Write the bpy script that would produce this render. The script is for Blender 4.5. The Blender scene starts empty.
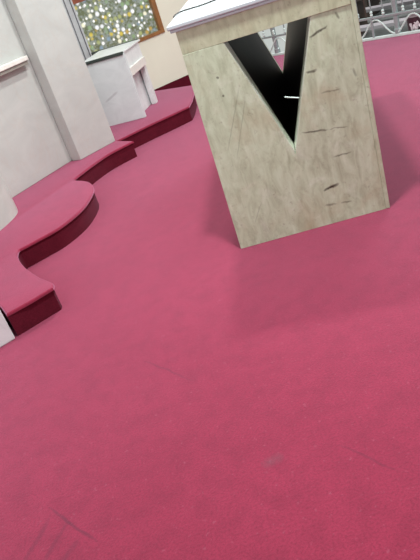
import bpy, bmesh, math, random
from mathutils import Vector, Matrix
random.seed(7)
sc = bpy.context.scene
col = sc.collection

# ------------------------------------------------------------------ node helpers
class NT:
    def __init__(self, name):
        self.m = bpy.data.materials.new(name); self.m.use_nodes = True
        self.t = self.m.node_tree; self.t.nodes.clear()
        self.out = self.n('ShaderNodeOutputMaterial')
        self.b = self.n('ShaderNodeBsdfPrincipled')
        self.t.links.new(self.b.outputs[0], self.out.inputs[0])
    def n(self, k, **kw):
        x = self.t.nodes.new(k)
        for a, v in kw.items(): setattr(x, a, v)
        return x
    def put(self, sock, v):
        if hasattr(v, 'is_linked') or isinstance(v, bpy.types.NodeSocket): self.t.links.new(v, sock)
        else: sock.default_value = v
    def math(self, op, a, b=0.0, c=0.0, clamp=False):
        x = self.n('ShaderNodeMath', operation=op, use_clamp=clamp)
        for i, v in enumerate((a, b, c)): self.put(x.inputs[i], v)
        return x.outputs[0]
    def coord(self, kind='Object'): return self.n('ShaderNodeTexCoord').outputs[kind]
    def mapping(self, v, scale=(1,1,1), rot=(0,0,0), loc=(0,0,0)):
        x = self.n('ShaderNodeMapping'); self.put(x.inputs['Vector'], v)
        x.inputs['Scale'].default_value = scale; x.inputs['Rotation'].default_value = rot; x.inputs['Location'].default_value = loc
        return x.outputs[0]
    def noise(self, v, scale, detail=4, rough=.55, dist=0.0):
        x = self.n('ShaderNodeTexNoise'); self.put(x.inputs['Vector'], v)
        x.inputs['Scale'].default_value = scale; x.inputs['Detail'].default_value = detail
        x.inputs['Roughness'].default_value = rough; x.inputs['Distortion'].default_value = dist
        return x.outputs['Fac']
    def ramp(self, fac, stops, interp='LINEAR'):
        x = self.n('ShaderNodeValToRGB'); self.put(x.inputs[0], fac)
        cr = x.color_ramp; cr.interpolation = interp
        while len(cr.elements) < len(stops): cr.elements.new(.5)
        for e, (p, c) in zip(cr.elements, stops):
            e.position = p; e.color = (*c, 1) if len(c) == 3 else c
        return x.outputs[0]
    def mix(self, fac, a, b, mode='MIX'):
        x = self.n('ShaderNodeMix', data_type='RGBA', blend_type=mode)
        self.put(x.inputs[0], fac)
        for s, v in ((x.inputs[6], a), (x.inputs[7], b)):
            self.put(s, v if not isinstance(v, tuple) else (*v[:3], 1))
        return x.outputs[2]
    def bump(self, h, strength, dist=.01):
        x = self.n('ShaderNodeBump'); self.put(x.inputs['Height'], h)
        x.inputs['Strength'].default_value = strength; x.inputs['Distance'].default_value = dist
        self.t.links.new(x.outputs[0], self.b.inputs['Normal'])
    def sep(self, v):
        x = self.n('ShaderNodeSeparateXYZ'); self.put(x.inputs[0], v); return x.outputs
    def dash(self, u, w, p, q, width, soft):
        """1 on a thin stroke from p to q in the (u, w) plane, tapering at its ends"""
        dx, dy = q[0]-p[0], q[1]-p[1]; L = math.hypot(dx, dy); dx /= L; dy /= L
        cx, cy = (p[0]+q[0])/2, (p[1]+q[1])/2
        a = self.math('SUBTRACT', u, cx); b = self.math('SUBTRACT', w, cy)
        al = self.math('ADD', self.math('MULTIPLY', a, dx), self.math('MULTIPLY', b, dy))
        ac = self.math('ADD', self.math('MULTIPLY', a, -dy), self.math('MULTIPLY', b, dx))
        al = self.math('DIVIDE', self.math('ABSOLUTE', al), L/2); ac = self.math('DIVIDE', self.math('ABSOLUTE', ac), width)
        d = self.math('ADD', self.math('POWER', al, 4.0), self.math('POWER', ac, 2.0))
        return self.math('MULTIPLY', self.math('SUBTRACT', 1.0, d, clamp=True), soft)
    def fin(self, color, rough=.5, metal=0.0, spec=.5):
        self.put(self.b.inputs['Base Color'], color if not isinstance(color, tuple) else (*color, 1))
        self.put(self.b.inputs['Roughness'], rough); self.b.inputs['Metallic'].default_value = metal
        self.b.inputs['Specular IOR Level'].default_value = spec
        return self.m

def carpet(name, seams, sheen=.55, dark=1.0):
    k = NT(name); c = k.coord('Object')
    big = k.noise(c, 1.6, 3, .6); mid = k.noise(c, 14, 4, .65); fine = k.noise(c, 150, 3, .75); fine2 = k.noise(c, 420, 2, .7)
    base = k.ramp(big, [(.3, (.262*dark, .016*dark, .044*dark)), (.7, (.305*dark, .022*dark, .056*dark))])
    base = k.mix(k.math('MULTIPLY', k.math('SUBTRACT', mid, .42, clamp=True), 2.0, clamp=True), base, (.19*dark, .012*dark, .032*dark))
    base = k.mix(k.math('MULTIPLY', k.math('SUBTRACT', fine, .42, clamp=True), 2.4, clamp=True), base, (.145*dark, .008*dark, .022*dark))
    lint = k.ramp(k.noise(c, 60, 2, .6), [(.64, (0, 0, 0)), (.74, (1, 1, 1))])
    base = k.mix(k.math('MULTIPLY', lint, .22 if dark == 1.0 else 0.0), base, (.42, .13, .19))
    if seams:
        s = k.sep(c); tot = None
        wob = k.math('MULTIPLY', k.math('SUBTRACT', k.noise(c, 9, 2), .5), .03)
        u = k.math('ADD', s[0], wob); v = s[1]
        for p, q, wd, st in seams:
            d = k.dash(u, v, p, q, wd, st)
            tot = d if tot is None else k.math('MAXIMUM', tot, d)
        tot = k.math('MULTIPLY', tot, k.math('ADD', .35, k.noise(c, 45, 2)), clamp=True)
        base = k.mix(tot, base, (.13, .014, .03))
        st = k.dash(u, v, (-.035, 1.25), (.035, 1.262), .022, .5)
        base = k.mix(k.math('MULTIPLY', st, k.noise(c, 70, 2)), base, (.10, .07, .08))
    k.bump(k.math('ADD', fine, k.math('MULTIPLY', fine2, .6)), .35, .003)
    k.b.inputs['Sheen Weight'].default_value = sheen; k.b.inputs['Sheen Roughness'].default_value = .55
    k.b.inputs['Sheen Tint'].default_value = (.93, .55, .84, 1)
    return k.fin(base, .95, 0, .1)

def plain(name, c, rough=.5, metal=0.0, var=.06, scale=20, spec=.5):
    k = NT(name); n = k.noise(k.coord('Object'), scale, 4)
    d = tuple(x*(1-var*2) for x in c); e = tuple(min(1, x*(1+var)) for x in c)
    return k.fin(k.ramp(n, [(.3, d), (.7, e)]), rough, metal, spec)

def wall_marble(name, a, b, vein, rough=.3):
    k = NT(name); c = k.coord('Object')
    n = k.noise(k.mapping(c, (1.2, 1.2, 2.2), (.3, .5, .6)), 3.2, 6, .6, .9)
    base = k.ramp(n, [(.3, a), (.68, b)])
    v = k.noise(k.mapping(c, (1.5, 1.5, 1.0), (.2, 1.0, .4)), 2.3, 5, .6, 1.8)
    vm = k.ramp(v, [(.47, (0, 0, 0)), (.5, (1, 1, 1)), (.53, (0, 0, 0))])
    base = k.mix(k.math('MULTIPLY', vm, .20), base, vein)
    return k.fin(base, rough, 0, .35)

def altar_stone(name, dashes=(), tint=(1, 1, 1)):
    k = NT(name); c = k.coord('Object')
    T = lambda q: tuple(q[i]*tint[i] for i in range(3))
    grain = k.noise(k.mapping(c, (9, 9, 3.2), (0, -.55, 0)), 3.0, 6, .65, .6)
    base = k.ramp(grain, [(.28, T((.390, .420, .295))), (.5, T((.540, .600, .440))), (.72, T((.650, .720, .560)))])
    blot = k.noise(c, 5.0, 5, .6, .5)
    base = k.mix(k.math('MULTIPLY', k.math('SUBTRACT', blot, .52, clamp=True), 2.4, clamp=True), base, T((.46, .385, .250)))
    pale = k.noise(k.mapping(c, (1, 1, 1), (0, 0, 0), (3, 1, 2)), 9.0, 5, .65, .8)
    base = k.mix(k.math('MULTIPLY', k.math('SUBTRACT', pale, .55, clamp=True), 2.4, clamp=True), base, T((.78, .80, .70)))
    speck = k.noise(c, 55, 3, .7)
    base = k.mix(k.math('MULTIPLY', k.math('SUBTRACT', speck, .60, clamp=True), 3.0, clamp=True), base, T((.215, .180, .125)))
    if dashes:
        s = k.sep(c); tot = None
        wob = k.math('MULTIPLY', k.math('SUBTRACT', k.noise(c, 30, 2), .5), .016)
        w = k.math('ADD', s[2], wob)
        for p, q, wd, st in dashes:
            d = k.dash(s[0], w, p, q, wd, st)
            tot = d if tot is None else k.math('MAXIMUM', tot, d)
        tot = k.math('MULTIPLY', tot, k.math('ADD', .45, k.noise(c, 60, 2)), clamp=True)
        base = k.mix(tot, base, (.045, .038, .025))
    return k.fin(base, .33, 0, .4)

# ------------------------------------------------------------------ mesh helpers
def link(name, me, m=None, parent=None):
    o = bpy.data.objects.new(name, me); col.objects.link(o)
    if m: o.data.materials.append(m)
    if parent: o.parent = parent
    return o
def fromb(name, bm, m, parent=None, bevel=0.0, seg=2, smooth=False, angle=None):
    bmesh.ops.recalc_face_normals(bm, faces=bm.faces)
    if bevel:
        es = [e for e in bm.edges if len(e.link_faces) == 2 and e.calc_face_angle(0) > .6]
        bmesh.ops.bevel(bm, geom=es, offset=bevel, segments=seg, affect='EDGES', profile=.5, clamp_overlap=True)
    me = bpy.data.meshes.new(name); bm.to_mesh(me); bm.free()
    if smooth:
        for p in me.polygons: p.use_smooth = True
        if angle:
            me.set_sharp_from_angle(angle=angle)
    return link(name, me, m, parent)
def box(bm, x0, x1, y0, y1, z0, z1):
    v = [bm.verts.new((x, y, z)) for z in (z0, z1) for x, y in ((x0, y0), (x1, y0), (x1, y1), (x0, y1))]
    for f in ((0, 3, 2, 1), (4, 5, 6, 7), (0, 1, 5, 4), (1, 2, 6, 5), (2, 3, 7, 6), (3, 0, 4, 7)): bm.faces.new([v[i] for i in f])
    return v
def boxo(name, dims, m, parent=None, bevel=.003, seg=2):
    bm = bmesh.new(); box(bm, *dims); return fromb(name, bm, m, parent, bevel, seg)
def prism(bm, pts, z0, z1):
    a = [bm.verts.new((x, y, z0)) for x, y in pts]; b = [bm.verts.new((x, y, z1)) for x, y in pts]
    n = len(pts)
    bm.faces.new(a[::-1]); top = bm.faces.new(b)
    for i in range(n): bm.faces.new((a[i], a[(i+1) % n], b[(i+1) % n], b[i]))
    return top, b
def tube(bm, pts, r, n=8, closed=False):
    pts = [Vector(p) for p in pts]; rings = []; up = Vector((.13, .21, .97))
    for i, p in enumerate(pts):
        a = pts[max(i-1, 0)]; b = pts[min(i+1, len(pts)-1)]; t = (b-a).normalized()
        s = t.cross(up)
        if s.length < .05: s = t.cross(Vector((1, 0, 0)))
        s.normalize(); w = s.cross(t)
        rr = r[i] if isinstance(r, (list, tuple)) else r
        rings.append([bm.verts.new(p + s*rr*math.cos(2*math.pi*k/n) + w*rr*math.sin(2*math.pi*k/n)) for k in range(n)])
    for a, b in zip(rings, rings[1:]):
        for k in range(n): bm.faces.new((a[k], a[(k+1) % n], b[(k+1) % n], b[k]))
    bm.faces.new(rings[0][::-1]); bm.faces.new(rings[-1])
def tubeo(name, pts, r, m, parent=None, n=8):
    bm = bmesh.new(); tube(bm, pts, r, n); return fromb(name, bm, m, parent, 0, 1, True, .9)
def lathe(bm, prof, cx, cy, n=14):
    rings = [[bm.verts.new((cx+r*math.cos(2*math.pi*k/n), cy+r*math.sin(2*math.pi*k/n), z)) for k in range(n)] for r, z in prof]
    for a, b in zip(rings, rings[1:]):
        for k in range(n): bm.faces.new((a[k], a[(k+1) % n], b[(k+1) % n], b[k]))
    bm.faces.new(rings[0][::-1]); bm.faces.new(rings[-1])
def catmull(P, k=8):
    P = [Vector(p) for p in P]; out = []
    for i in range(len(P)-1):
        p0, p1, p2, p3 = P[max(i-1, 0)], P[i], P[i+1], P[min(i+2, len(P)-1)]
        for j in range(k):
            t = j/k
            out.append(.5*((2*p1)+(p2-p0)*t+(2*p0-5*p1+4*p2-p3)*t*t+(3*p1-p0-3*p2+p3)*t**3))
    out.append(P[-1]); return out
def empty(name, loc, rz, label, cat, group=None):
    o = bpy.data.objects.new(name, None); col.objects.link(o); o.location = loc; o.rotation_euler = (0, 0, rz)
    o.empty_display_size = .1
    o['label'] = label; o['category'] = cat
    if group: o['group'] = group
    return o
def tag(o, label, cat, group=None):
    o['label'] = label; o['category'] = cat
    if group: o['group'] = group
    return o
def struct(o):
    o['kind'] = 'structure'; return o

# ------------------------------------------------------------------ materials
SEAMS = [((-.65, 1.372), (-.50, 1.178), .006, .9), ((-.34, 1.952), (-.15, 1.70), .005, .6), ((.18, 1.235), (.29, 1.08), .005, .6),
         ((-.71, 1.19), (-.64, 1.34), .010, .55), ((-.66, 1.16), (-.58, 1.30), .010, .55), ((-.62, 1.12), (-.55, 1.22), .012, .6)]
M_carpet = carpet('red_carpet_floor', SEAMS)
M_step = carpet('red_carpet_step', None)
M_riser = carpet('red_carpet_shaded_riser', None, .06, .42)  # same red carpet, colour darkened to stand in for shade on upright faces
DASH = [((.487, .796), (.566, .822), .0060, .95), ((.447, .673), (.495, .672), .0070, .8), ((.486, .581), (.572, .573), .0045, .45),
        ((.377, .442), (.49, .425), .0055, .75), ((.49, .425), (.571, .414), .0030, .55), ((.483, .301), (.567, .303), .0050, .6),
        ((.413, .166), (.489, .177), .0080, 1.0), ((.407, .096), (.46, .088), .0060, .5), ((.475, .087), (.526, .079), .0060, .55),
        ((.103, .753), (.115, .750), .0060, .9), ((.106, .680), (.116, .676), .0050, .8), ((.60, .86), (.612, .83), .006, .6), ((.628, .64), (.636, .60), .006, .5),
        ((.185, .70), (.06, .44), .0030, .3), ((.20, .66), (.09, .40), .0025, .3), ((.15, .20), (.09, .10), .003, .3)]
M_stone = altar_stone('beige_veined_stone', DASH)
M_head = altar_stone('brown_beige_stone', (), (.96, .90, .86))
M_stone2 = altar_stone('beige_stone_plain')
M_top = wall_marble('white_table_marble', (.50, .56, .60), (.60, .66, .70), (.4, .42, .46), .25)
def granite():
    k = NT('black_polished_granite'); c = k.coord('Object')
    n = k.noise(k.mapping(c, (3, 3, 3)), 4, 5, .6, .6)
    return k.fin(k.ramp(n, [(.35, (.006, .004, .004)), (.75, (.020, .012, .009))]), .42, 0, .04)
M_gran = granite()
M_wallm = wall_marble('cream_pink_marble', (.490, .500, .490), (.560, .570, .555), (.52, .45, .40), .32)
M_colm = wall_marble('pale_grey_marble', (.475, .505, .485), (.54, .57, .545), (.5, .46, .42), .32)
M_white = wall_marble('white_grey_marble', (.70, .73, .74), (.82, .85, .86), (.42, .42, .46), .28)
M_edge = plain('dark_green_stone_edge', (.045, .06, .055), .25)
M_ledge = plain('pale_ledge_stone', (.80, .78, .74), .3)
M_grey = plain('grey_stone', (.30, .28, .25), .4)
M_cream = plain('cream_wall_paint', (.90, .91, .76), .6, 0, .02, 3)
M_wood = plain('brown_wood_frame', (.34, .155, .05), .4, 0, .15, 12)
M_rwood = plain('red_brown_wood_frame', (.30, .085, .045), .4, 0, .1, 12)
M_alu = plain('white_aluminium', (.62, .64, .66), .35, .2)
M_dk = plain('dark_rubber_joint', (.10, .10, .12), .5)
M_steel = plain('polished_steel', (.38, .46, .46), .25, .35, .03)
M_wht = plain('white_enamel', (.68, .80, .78), .3)
M_blk = plain('black_rubber', (.012, .012, .014), .5)
M_tile = plain('grey_tile_floor', (.27, .29, .285), .25, 0, .12, 2)
M_bench = plain('dark_brown_wood', (.075, .05, .04), .4, 0, .2, 8)
M_lilac = plain('pale_lilac_paint', (.40, .37, .40), .6, 0, .04, 3)
M_petal = plain('pale_pink_cloth', (.72, .60, .64), .8)
M_pot = plain('dark_plum_pot', (.06, .012, .025), .5)

def stained():
    k = NT('mosaic_stained_glass'); c = k.coord('Object')
    m = k.mapping(c, (1, 1, 1))
    v = k.n('ShaderNodeTexVoronoi', feature='F1'); k.put(v.inputs['Vector'], m); v.inputs['Scale'].default_value = 21; v.inputs['Randomness'].default_value = .75
    hs = k.n('ShaderNodeSeparateColor'); k.put(hs.inputs[0], v.outputs['Color'])
    pal = k.ramp(hs.outputs[0], [(0, (.95, .97, 1.0)), (.22, (.40, .44, .18)), (.40, (.66, .52, .08)), (.56, (.24, .34, .44)), (.68, (.95, .92, .70)), (.78, (.26, .38, .20)), (.90, (.50, .34, .08))], 'CONSTANT')
    core = k.ramp(v.outputs['Distance'], [(.0, (1, 1, 1)), (.30, (.75, .75, .75)), (.52, (0, 0, 0))])
    gap = k.ramp(k.noise(c, 38, 2), [(.4, (.13, .15, .08)), (.6, (.26, .29, .26))])
    colr = k.mix(core, gap, pal)
    v2 = k.n('ShaderNodeTexVoronoi', feature='F1'); k.put(v2.inputs['Vector'], k.mapping(c, (1, 1, 1), (0, 0, 0), (.4, .2, .7))); v2.inputs['Scale'].default_value = 20; v2.inputs['Randomness'].default_value = .8
    dot = k.ramp(v2.outputs['Distance'], [(.13, (1, 1, 1)), (.30, (0, 0, 0))])
    colr = k.mix(k.math('MULTIPLY', dot, .95), colr, (1.0, 1.0, .97))
    k.put(k.b.inputs['Emission Color'], colr); k.b.inputs['Emission Strength'].default_value = .85
    return k.fin(k.mix(.6, colr, (0, 0, 0)), .15, 0, .5)
M_glass = stained()

# ------------------------------------------------------------------ setting
HP = .12                                           # platform height
RA = Vector((1.398, 6.475)); RD = Vector((.6835, -.7300))          # line of the railing
WA = Vector((.095, 6.207)); WD = Vector((.9079, .4192)); WR = math.atan2(WD.y, WD.x)
rp = lambda u: RA + RD*u
def plate(name, pts, z, m):
    bm = bmesh.new(); bm.faces.new([bm.verts.new((x, y, z)) for x, y in pts])
    return struct(fromb(name, bm, m))
e1 = rp(-.33); e2 = rp(7.0)
fl = bmesh.new()
prism(fl, [(-4, -2.5), (e2.x, -2.5), (e2.x, e2.y), (e1.x, e1.y), (e1.x-.1, e1.y+.12), (-4, 5.6)], -.06, 0)
struct(fromb('floor', fl, M_carpet))
off = Vector((RD.y, -RD.x))*-1
nb = bmesh.new()
a, b = rp(-.6)+off*.01, rp(9)+off*.01
prism(nb, [(a.x, a.y), (b.x, b.y), (b.x+off.x*9, b.y+off.y*9), (a.x+off.x*9, a.y+off.y*9)], -.36, -.30)
struct(fromb('floor_nave', nb, M_tile))

# cream wall with the stained glass window; local x runs along the wall, -y faces the sanctuary
def wallframe(name):
    o = bpy.data.objects.new(name, None); col.objects.link(o); o.location = (WA.x, WA.y, 0); o.rotation_euler = (0, 0, WR); return o
def place(o): o.location = (WA.x, WA.y, 0); o.rotation_euler = (0, 0, WR); return o
wb = bmesh.new()
U0, U1, Z0, Z1 = -.60, .29, .572, 1.75             # window opening
box(wb, -2.6, U0, 0, .2, 0, 3.2); box(wb, U1, 1.22, 0, .2, 0, 3.2); box(wb, U0, U1, 0, .2, 0, Z0); box(wb, U0, U1, 0, .2, Z1, 3.2)
struct(place(fromb('wall_back', wb, M_cream)))
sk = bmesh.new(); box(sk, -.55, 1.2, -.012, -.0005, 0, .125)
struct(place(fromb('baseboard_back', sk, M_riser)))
win = place(bpy.data.objects.new('window_1', None)); col.objects.link(win); struct(win)
fr = bmesh.new()
box(fr, .247, U1, -.012, .12, Z0, Z1); box(fr, U0, .247, -.012, .12, Z0, .602); box(fr, U0, .247, -.012, .12, Z1-.04, Z1)
fromb('frame', fr, M_wood, win, .003)
boxo('transom', (U0, .247, -.008, .10, 1.055, 1.10), M_rwood, win)
boxo('glass', (U0, .247, .035, .045, .602, 1.055), M_glass, win, 0)
boxo('upper_glass', (U0, .247, .035, .045, 1.10, Z1-.04), M_glass, win, 0)
jb = boxo('jamb', (-.60, -.487, -.02, .05, .58, 1.70), M_alu, win)
boxo('joint', (-.513, -.505, -.024, -.018, .60, 1.70), M_dk, jb, 0)
boxo('joint', (-.565, -.558, -.024, -.018, .60, 1.70), M_dk, jb, 0)

# ------------------------------------------------------------------ carpeted platform
edge = [(-.929, 2.570), (-.880, 2.452), (-.776, 2.500), (-.675, 2.560)]
notch1 = catmull([(-.675, 2.566), (-.677, 2.606), (-.711, 2.661), (-.774, 2.762), (-.854, 2.924), (-.908, 3.080), (-.916, 3.166)], 5)
lobe = catmull([(-.910, 3.180), (-.799, 3.240), (-.688, 3.312), (-.577, 3.465), (-.519, 3.639), (-.499, 3.790), (-.518, 3.923), (-.561, 4.020), (-.645, 4.125)], 6)
seg2 = catmull([(-.640, 4.150), (-.602, 4.214), (-.496, 4.365), (-.382, 4.490), (-.199, 4.600)], 4)
seg3 = [(-.325, 4.775), (-.047, 4.925), (.169, 5.020), (.296, 5.086), (.345, 5.259), (.40, 5.534), (.424, 5.852), (.115, 6.145), (.085, 6.185)]
out = [tuple(p) for p in edge] + [tuple(p[:2]) for p in []]
poly = [Vector(p).to_2d() for p in edge] 
for c in (notch1, lobe, seg2): poly += [Vector((p.x, p.y)) for p in c]
poly += [Vector(p) for p in seg3]
poly += [Vector((-2.4, 5.04)), Vector((-2.4, 2.06)), Vector((-1.253, 2.456))]
# drop near-duplicates
pp = []
for p in poly:
    if not pp or (p-pp[-1]).length > .006: pp.append(p)
def inset(P, d):
    Q = []; n = len(P)
    for i in range(n):
        a, b, c = P[i-1], P[i], P[(i+1) % n]
        e, g = (b-a).normalized(), (c-b).normalized()
        m = Vector((-e.y, e.x)) + Vector((-g.y, g.x))
        m = m.normalized() if m.length > 1e-4 else Vector((-e.y, e.x))
        k_ = max(.5, m.dot(Vector((-e.y, e.x))))
        Q.append(b + m*(d/k_))
    return Q
area2 = sum(pp[i-1].x*pp[i].y-pp[i].x*pp[i-1].y for i in range(len(pp)))
pin = inset(pp, .009 if area2 > 0 else -.009)
for i in (0, 1, -1): pin[i] = pp[i]
bm = bmesh.new()
rings = [[bm.verts.new((p.x, p.y, z)) for p in P] for P, z in ((pin, 0), (pin, HP-.018), (pp, HP-.0145), (pp, HP))]
bm.faces.new(rings[0][::-1]); bm.faces.new(rings[-1])
for A_, B_ in zip(rings, rings[1:]):
    for i in range(len(A_)):
        j = (i+1) % len(A_); bm.faces.new((A_[i], A_[j], B_[j], B_[i]))
bmesh.ops.recalc_face_normals(bm, faces=bm.faces)
tope = [e for e in bm.edges if all(abs(v.co.z-HP) < 1e-5 for v in e.verts)]
bmesh.ops.bevel(bm, geom=tope, offset=.012, segments=4, affect='EDGES', profile=.5, clamp_overlap=True)
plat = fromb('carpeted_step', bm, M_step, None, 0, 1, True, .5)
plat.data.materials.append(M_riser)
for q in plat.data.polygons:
    if q.center.z < HP-.0140: q.material_index = 1  # riser faces get the carpet copy with shade in its colour
tag(plat, 'raised step covered in red carpet with a rounded lobe, along the marble wall', 'step')

# ------------------------------------------------------------------ marble reredos (left)
rer = empty('marble_panelling', (-.85, 4.44, HP), 0, 'tall cream marble wall facing with pilaster and ledge rising from the red step', 'panelling')
def off_prism(name, pts, z0, z1, m, parent, bevel=0.004, smooth=False):
    bm = bmesh.new(); prism(bm, [(x+.85, y-4.44) for x, y in pts], z0-HP, z1-HP)
    return fromb(name, bm, m, parent, bevel, 2, smooth, .5)
pn = Vector((-.7377, .6752))                        # into the wall
a, b = Vector((-1.14, 4.135)), Vector((-.60, 4.725))
off_prism('panel', [(a.x, a.y), (b.x, b.y), (b.x+pn.x*.25, b.y+pn.y*.25), (a.x+pn.x*.25, a.y+pn.y*.25)], HP, 2.9, M_wallm, rer)
pd = Vector((.7947, .6070)); pq = Vector((-.6070, .7947))
a, b = Vector((-.606, 4.569)), Vector((-.335, 4.776))
off_prism('pilaster', [(a.x, a.y), (b.x, b.y), (b.x+pq.x*.3, b.y+pq.y*.3), (-.75+.02, 4.80), (-.672, 4.622)], HP, 2.9, M_wallm, rer)
colp = [(-1.60, 3.20), (-1.30, 3.32), (-1.16, 3.455), (-1.083, 3.592), (-1.039, 3.684), (-1.015, 3.748), (-1.002, 3.825), (-1.012, 3.90), (-1.047, 4.036), (-1.115, 4.27), (-1.25, 4.42), (-1.7, 4.2)]
cs = catmull([Vector((*p, 0)) for p in colp[:10]], 4)
off_prism('column', [(p.x, p.y) for p in cs] + colp[10:], HP, 2.9, M_colm, rer, 0, True)
ld = Vector((.6752, .7377))
def along(u, w): return Vector((-1.018, 4.266)) + ld*u - pn*w
P = [along(-.1, 0), along(-.1, .055), along(.455, .055), along(.455, 0)]
off_prism('ledge', [(p.x, p.y) for p in P], .875, .905, M_ledge, rer, .004)
P = [along(-.1, 0), along(-.1, .045), along(.448, .045), along(.448, 0)]
off_prism('ledge_support', [(p.x, p.y) for p in P], .85, .875, M_grey, rer, .003)

# near-left marble block closing the end of the step
nbk = bmesh.new()
prism(nbk, [(-.888, 2.435), (-.935, 2.564), (-1.25, 2.446), (-1.5, 2.10), (-1.12, 2.315)], 0, 1.6)
tag(fromb('marble_post', nbk, M_white, None, .006), 'grey white marble post at the near end of the red step', 'post')

# ------------------------------------------------------------------ marble side table under the window
tb = empty('marble_side_table', (-.426, 5.343, HP), math.atan2(-.135, .363), 'white marble side table with dark edged top standing below the stained glass window', 'table')
W_, D_, H_ = .385, .49, .535
def vein():
    k = NT('white_marble_one_vein'); c = k.coord('Object'); s = k.sep(c)
    n = k.noise(k.mapping(c, (2, 2, 3), (.3, .5, .6)), 3.0, 5, .6, .8)
    base = k.ramp(n, [(.3, (.63, .68, .70)), (.7, (.73, .78, .80))])
    d = k.dash(s[0], s[2], (.09, .195), (.235, .258), .012, .5)
    return k.fin(k.mix(d, base, (.36, .37, .40)), .28, 0, .35)
boxo('front_panel', (0, W_, 0, .035, 0, H_-.012), vein(), tb, .003)
boxo('front_edge_strip', (-.005, W_-.003, -.010, .016, H_-.020, H_+.003), M_edge, tb, .002)
boxo('table_top', (-.005, W_, .016, D_-.012, H_-.012, H_+.002), M_white, tb, .002)
boxo('rear_edge_strip', (-.08, W_-.02, D_-.012, D_+.014, H_-.02, H_+.006), M_edge, tb, .002)
boxo('side_apron', (W_-.035, W_-.012, .035, D_-.06, H_-.19, H_-.012), M_white, tb, .002)
boxo('side_beam', (W_-.03, W_+.004, .035, D_-.05, H_-.20, H_-.135), M_ledge, tb, .003)
boxo('recessed_panel', (W_-.10, W_-.075, .035, D_-.04, 0, H_-.19), M_white, tb, .003)
boxo('rear_leg', (W_-.125, W_-.06, D_-.05, D_-.03, 0, H_-.012), M_white, tb, .003)
boxo('side_cheek', (W_-.060, W_-.016, D_-.085, D_-.03, 0, H_-.012), M_white, tb, .003)
boxo('inner_panel', (0, .03, .035, D_-.03, 0, H_-.012), M_white, tb, .002)

# ------------------------------------------------------------------ altar
yaw = -.2279
al = empty('altar', (.186, 2.581, 0), yaw, 'beige stone altar with a V shaped opening and white marble top on red carpet', 'altar')
w, h, t, D = .6805, .960, .029, 1.61
v1, v2, va, vt, vb = .165, .513, .337, .871, .358
def vplate(y0, y1, x1, htop, twist=False):
    bm = bmesh.new()
    P = [(0, 0), (x1, 0), (x1, htop), (0, htop), (v1, vt), (v2, vt), (va, vb)]
    F = [(3, 2, 5, 4), (2, 1, 6, 5), (1, 0, 6), (0, 3, 4, 6)]
    if htop <= vt + 1e-6:
        P[3] = (0, vt); P[2] = (x1, vt); F = [(2, 1, 6, 5), (1, 0, 6), (0, 3, 4, 6)]
    def tw(x, z): return (-.030 + .060*x/w)*(1-z/h) if twist else 0
    fv = [bm.verts.new((x, y0+tw(x, z), z)) for x, z in P]; bv = [bm.verts.new((x, y1+tw(x, z), z)) for x, z in P]
    for f in F: bm.faces.new([fv[i] for i in f]); bm.faces.new([bv[i] for i in f[::-1]])
    for e in list(bm.edges):
        pass
    bd = [e for e in bm.edges if len(e.link_faces) == 1]
    m = {fv[i]: bv[i] for i in range(7)}
    for e in bd:
        a, b = e.verts
        if a in m and b in m: bm.faces.new((a, b, m[b], m[a]))
    return bm
fromb('front_panel', vplate(0, .050, w-.0192, vt, True), M_stone, al, .001, 1)
hb = bmesh.new(); box(hb, 0, w-.0192, -.002, .05, vt+.0006, h); fromb('header_panel', hb, M_head, al, .001, 1)
eb = bmesh.new(); vv = box(eb, w-.0187, w, 0, .05, 0, h)
for q in vv:
    q.co.y += (-.030 + .060*q.co.x/w)*(1-q.co.z/h)
fromb('edge_strip', eb, M_stone2, al, .002, 1)
fromb('rear_panel', vplate(D-.06, D, w, h), M_stone2, al, .0015, 1)
boxo('side_panel', (.002, .026, .056, D-.061, 0, h), M_stone2, al, .002, 1)
boxo('side_panel', (w-.026, w-.001, .09, D-.061, 0, h), M_stone2, al, .002, 1)
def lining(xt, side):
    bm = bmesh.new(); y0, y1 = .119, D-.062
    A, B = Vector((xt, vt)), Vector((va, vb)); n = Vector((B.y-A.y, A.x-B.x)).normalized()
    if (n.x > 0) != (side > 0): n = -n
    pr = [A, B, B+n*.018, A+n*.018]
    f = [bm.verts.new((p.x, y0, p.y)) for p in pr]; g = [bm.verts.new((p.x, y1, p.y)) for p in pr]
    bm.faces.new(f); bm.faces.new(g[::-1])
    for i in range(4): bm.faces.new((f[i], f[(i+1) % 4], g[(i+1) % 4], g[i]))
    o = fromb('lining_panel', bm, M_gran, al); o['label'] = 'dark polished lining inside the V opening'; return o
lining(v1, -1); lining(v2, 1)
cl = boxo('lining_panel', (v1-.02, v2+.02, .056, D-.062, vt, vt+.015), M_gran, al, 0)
# top slab with a stepped moulding
tp = bmesh.new(); os_ = .028; of_ = .015
box(tp, -os_+.008, w+os_-.008, -of_+.006, D+of_-.006, h, h+.011)
fromb('slab_moulding', tp, M_top, al, .003)
boxo('top_slab', (-os_, w+os_, -of_, D+of_, h+.011, h+t), M_top, al, .005, 3)
M_rim = altar_stone('pale_cut_stone_edge', (), (1.15, 1.12, 1.25))
for xt, sg in ((v1, 1), (v2, -1)):
    A, B = Vector((xt, vt)), Vector((va, vb)); n = Vector((B.y-A.y, A.x-B.x)).normalized()
    if n.x*sg < 0: n = -n
    B2 = B + (A-B).normalized()*.012
    pr = [A, B2, B2+n*.003, A+n*.003 + (B-A).normalized()*.004]
    bm = bmesh.new(); tws = lambda p: (-.030+.060*p.x/w)*(1-p.y/h)
    f_ = [bm.verts.new((p.x, .0005+tws(p), p.y)) for p in pr]; g_ = [bm.verts.new((p.x, .118, p.y)) for p in pr]
    bm.faces.new(f_); bm.faces.new(g_[::-1])
    for i in range(4): bm.faces.new((f_[i], f_[(i+1) % 4], g_[(i+1) % 4], g_[i]))
    fromb('opening_rim', bm, M_rim, al)
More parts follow.
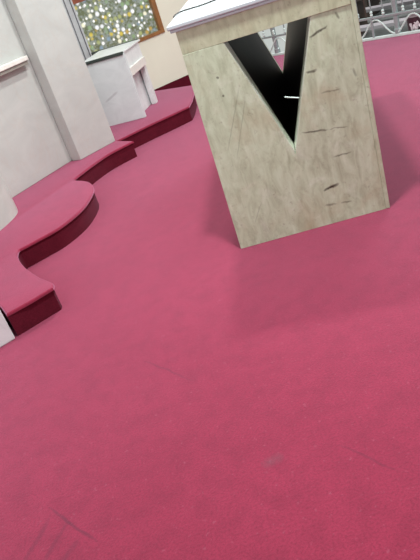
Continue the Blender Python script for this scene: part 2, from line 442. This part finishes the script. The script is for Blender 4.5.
tubeo('rod', [(.346, .05, .591), (.402, .03, .577)], .0028, M_wht, al)

# black cable lying on the altar top
cab = catmull([(-.020, .16, .989), (-.026, .23, .9925), (-.024, .315, .9925), (-.004, .367, .9925), (.033, .366, .9925), (.079, .357, .9925), (.131, .384, .9925), (.17, .45, .9925), (.21, .62, .9925), (.30, .80, .9925), (.44, .86, .9925)], 6)
cab = cab[6:]
cb = tubeo('power_cable', cab, .0028, M_blk); cb.location = (.186, 2.581, 0); cb.rotation_euler = (0, 0, yaw)
tag(cb, 'thin black cable lying on the white altar top', 'cable')

# ------------------------------------------------------------------ steel altar rail
rl = empty('altar_railing', (RA.x, RA.y, 0), math.atan2(RD.y, RD.x), 'polished steel railing with wavy scrolls along the far edge of the carpet', 'railing')
L0, L1 = -.31, 3.2
boxo('bottom_rail', (L0, L1, -.012, .018, 0, .022), M_wht, rl, .003)
boxo('middle_rail', (L0, L1, -.010, .012, .178, .197), M_steel, rl, .003)
tubeo('top_rail', [(L0, 0, .86), (L1, 0, .86)], .026, M_steel, rl, 12)
per = .345; x0 = 1.073
pk = [x0+per*k for k in range(-4, 7)]
for i, p in enumerate(pk[:-1]):
    if p < L0-.02: continue
    pts = []
    for j in range(25):
        s = j/24; pts.append((p+per*s, 0, .097+.070*math.cos(2*math.pi*s)))
    tubeo('scroll_bar', pts, .0075, M_wht, rl, 8)
for i in range(-2, 4):
    x = 1.040+per*2*i
    if x < L0: continue
    bm = bmesh.new(); lathe(bm, [(.012, .02), (.012, .178)], x, 0, 10); fromb('lower_post', bm, M_steel, rl, 0, 1, True, .9)
bx = [-.26, -.12, .0, .13, .27, .40, .53, .66, .79, .92, 1.050, 1.160, 1.342, 1.446, 1.56, 1.67, 1.80, 1.92, 2.04, 2.17, 2.3, 2.43, 2.56]
for x in bx:
    bm = bmesh.new(); lathe(bm, [(.006, .197), (.006, .84)], x, 0, 8); b_ = fromb('baluster', bm, M_steel, rl, 0, 1, True, .9)
    for z in (.212, .234):
        bm = bmesh.new(); bmesh.ops.create_uvsphere(bm, u_segments=10, v_segments=8, radius=.0135)
        bmesh.ops.translate(bm, verts=bm.verts, vec=(x, -.004, z)); fromb('ball', bm, M_wht, b_, 0, 1, True)
for x in (-.02, 1.26, 2.5):
    bm = bmesh.new(); lathe(bm, [(.030, .022), (.030, .06), (.024, .065), (.024, .82), (.03, .84)], x, .02, 16); fromb('main_post', bm, M_steel, rl, 0, 1, True, .6)
# thin brown rod clipped upright to the rail
boxo('brown_rod', (.99, .998, .005, .013, .197, .84), M_bench, rl, .001)
for x in (.60, 2.0):
    pass

# pale pink cloth in a dark pot behind the rail
pt = empty('flower_pot', (*(rp(1.385)+off*.13), -.30), 0, 'dark pot of pale pink flowers just behind the steel railing', 'flower pot')
bm = bmesh.new(); lathe(bm, [(.055, 0), (.07, .18), (.078, .40), (.074, .42), (.06, .41)], 0, 0, 20); fromb('pot', bm, M_pot, pt, 0, 1, True, .6)
for i in range(14):
    a_ = random.uniform(0, 6.28); r_ = random.uniform(.0, .06)
    bm = bmesh.new(); bmesh.ops.create_uvsphere(bm, u_segments=8, v_segments=6, radius=.5)
    bmesh.ops.scale(bm, verts=bm.verts, vec=(.026, .012, .045))
    bmesh.ops.rotate(bm, verts=bm.verts, cent=(0, 0, 0), matrix=Matrix.Rotation(random.uniform(0, 3), 3, 'Z') @ Matrix.Rotation(random.uniform(-.9, .9), 3, 'X'))
    bmesh.ops.translate(bm, verts=bm.verts, vec=(-off.x*.075+RD.x*(r_*1.1*math.cos(a_)+.03), -off.y*.075+RD.y*(r_*1.1*math.cos(a_)+.03), .345+.025*math.sin(a_)))
    fromb('petal', bm, M_petal, pt, 0, 1, True)

# nave benches beyond the rail
def bench(dist, u, label):
    p = rp(u)+off*dist
    r = empty('pew', (p.x, p.y, -.30), math.atan2(RD.y, RD.x), label, 'bench', 'pews in the nave')
    boxo('seat', (-.9, .9, 0, .36, .40, .43), M_bench, r, .005)
    boxo('backrest', (-.9, .9, .36, .39, .43, .86), M_bench, r, .005)
    for x in (-.88, 0, .84): boxo('leg', (x, x+.04, .02, .36, 0, .40), M_bench, r, .004)
    boxo('kneeler', (-.85, .85, -.34, -.20, .14, .18), M_lilac, r, .006)
    for x in (-.8, .74): boxo('kneeler_leg', (x, x+.04, -.32, -.22, 0, .14), M_bench, r, .003)
bench(1.5, .9, 'dark brown wooden pew in the first row behind the railing')
bench(2.5, .6, 'dark brown wooden pew in the second row behind the railing')
bench(3.5, .3, 'dark brown wooden pew in the third row behind the railing')
# far nave wall
a, b = rp(-3)+off*8.9, rp(9)+off*8.9
nw = bmesh.new(); prism(nw, [(a.x, a.y), (b.x, b.y), (b.x+off.x*.2, b.y+off.y*.2), (a.x+off.x*.2, a.y+off.y*.2)], -.3, 3.2)
struct(fromb('wall_nave', nw, M_lilac))

# ------------------------------------------------------------------ light
wd = bpy.data.worlds.new('World'); sc.world = wd; wd.use_nodes = True
nt = wd.node_tree; bg = nt.nodes['Background']
tc = nt.nodes.new('ShaderNodeTexCoord'); sx = nt.nodes.new('ShaderNodeSeparateXYZ'); rm = nt.nodes.new('ShaderNodeValToRGB')
mp = nt.nodes.new('ShaderNodeMapRange'); mp.inputs['From Min'].default_value = -1; mp.inputs['From Max'].default_value = 1
nt.links.new(tc.outputs['Generated'], sx.inputs[0]); nt.links.new(sx.outputs['Z'], mp.inputs['Value']); nt.links.new(mp.outputs[0], rm.inputs[0])
cr = rm.color_ramp; cr.elements[0].position = .45; cr.elements[0].color = (.66, .70, .67, 1); cr.elements[1].position = .85; cr.elements[1].color = (.96, 1.0, .98, 1)
nt.links.new(rm.outputs[0], bg.inputs['Color']); bg.inputs['Strength'].default_value = .83
def area(name, loc, target, size, power, c):
    d = bpy.data.lights.new(name, 'AREA'); d.shape = 'DISK'; d.size = size; d.energy = power; d.color = c
    o = bpy.data.objects.new(name, d); col.objects.link(o); o.location = loc
    o.rotation_euler = (Vector(target)-Vector(loc)).to_track_quat('-Z', 'Y').to_euler(); return o
area('ceiling_light_far', (.48, 4.0, 3.0), (.3, 2.4, 0), .16, 58, (.98, 1, .95))
area('added_nave_fill', (4.2, 7.4, 3.4), (.6, 3.6, 0), 2.6, 120, (1, .99, .96))  # added soft fill, no lamp seen there; brightens right floor and altar shadow
area('ceiling_light_near', (.42, 2.06, 3.0), (.3, 2.6, 0), .20, 80, (.97, 1, .98))

# ------------------------------------------------------------------ camera
f, pitch, roll, H = 624.83, .4863, -.3316, 1.25
cp, sp, c_, s_ = math.cos(pitch), math.sin(pitch), math.cos(roll), math.sin(roll)
fw = Vector((0, cp, -sp)); up = Vector((0, sp, cp)); rt = Vector((1, 0, 0))
r2 = rt*c_+up*s_; u2 = up*c_-rt*s_
cam = bpy.data.cameras.new('Camera'); co = bpy.data.objects.new('Camera', cam); col.objects.link(co)
M = Matrix.Identity(4)
for i in range(3): M[i][0] = r2[i]; M[i][1] = u2[i]; M[i][2] = -fw[i]
M[0][3], M[1][3], M[2][3] = 0, 0, H
co.matrix_world = M
cam.sensor_fit = 'VERTICAL'; cam.sensor_height = 24; cam.sensor_width = 18; cam.lens = f*24/560; cam.clip_start = .05
sc.camera = co
sc.view_settings.view_transform = 'Standard'; sc.view_settings.look = 'None'; sc.view_settings.exposure = 0.0
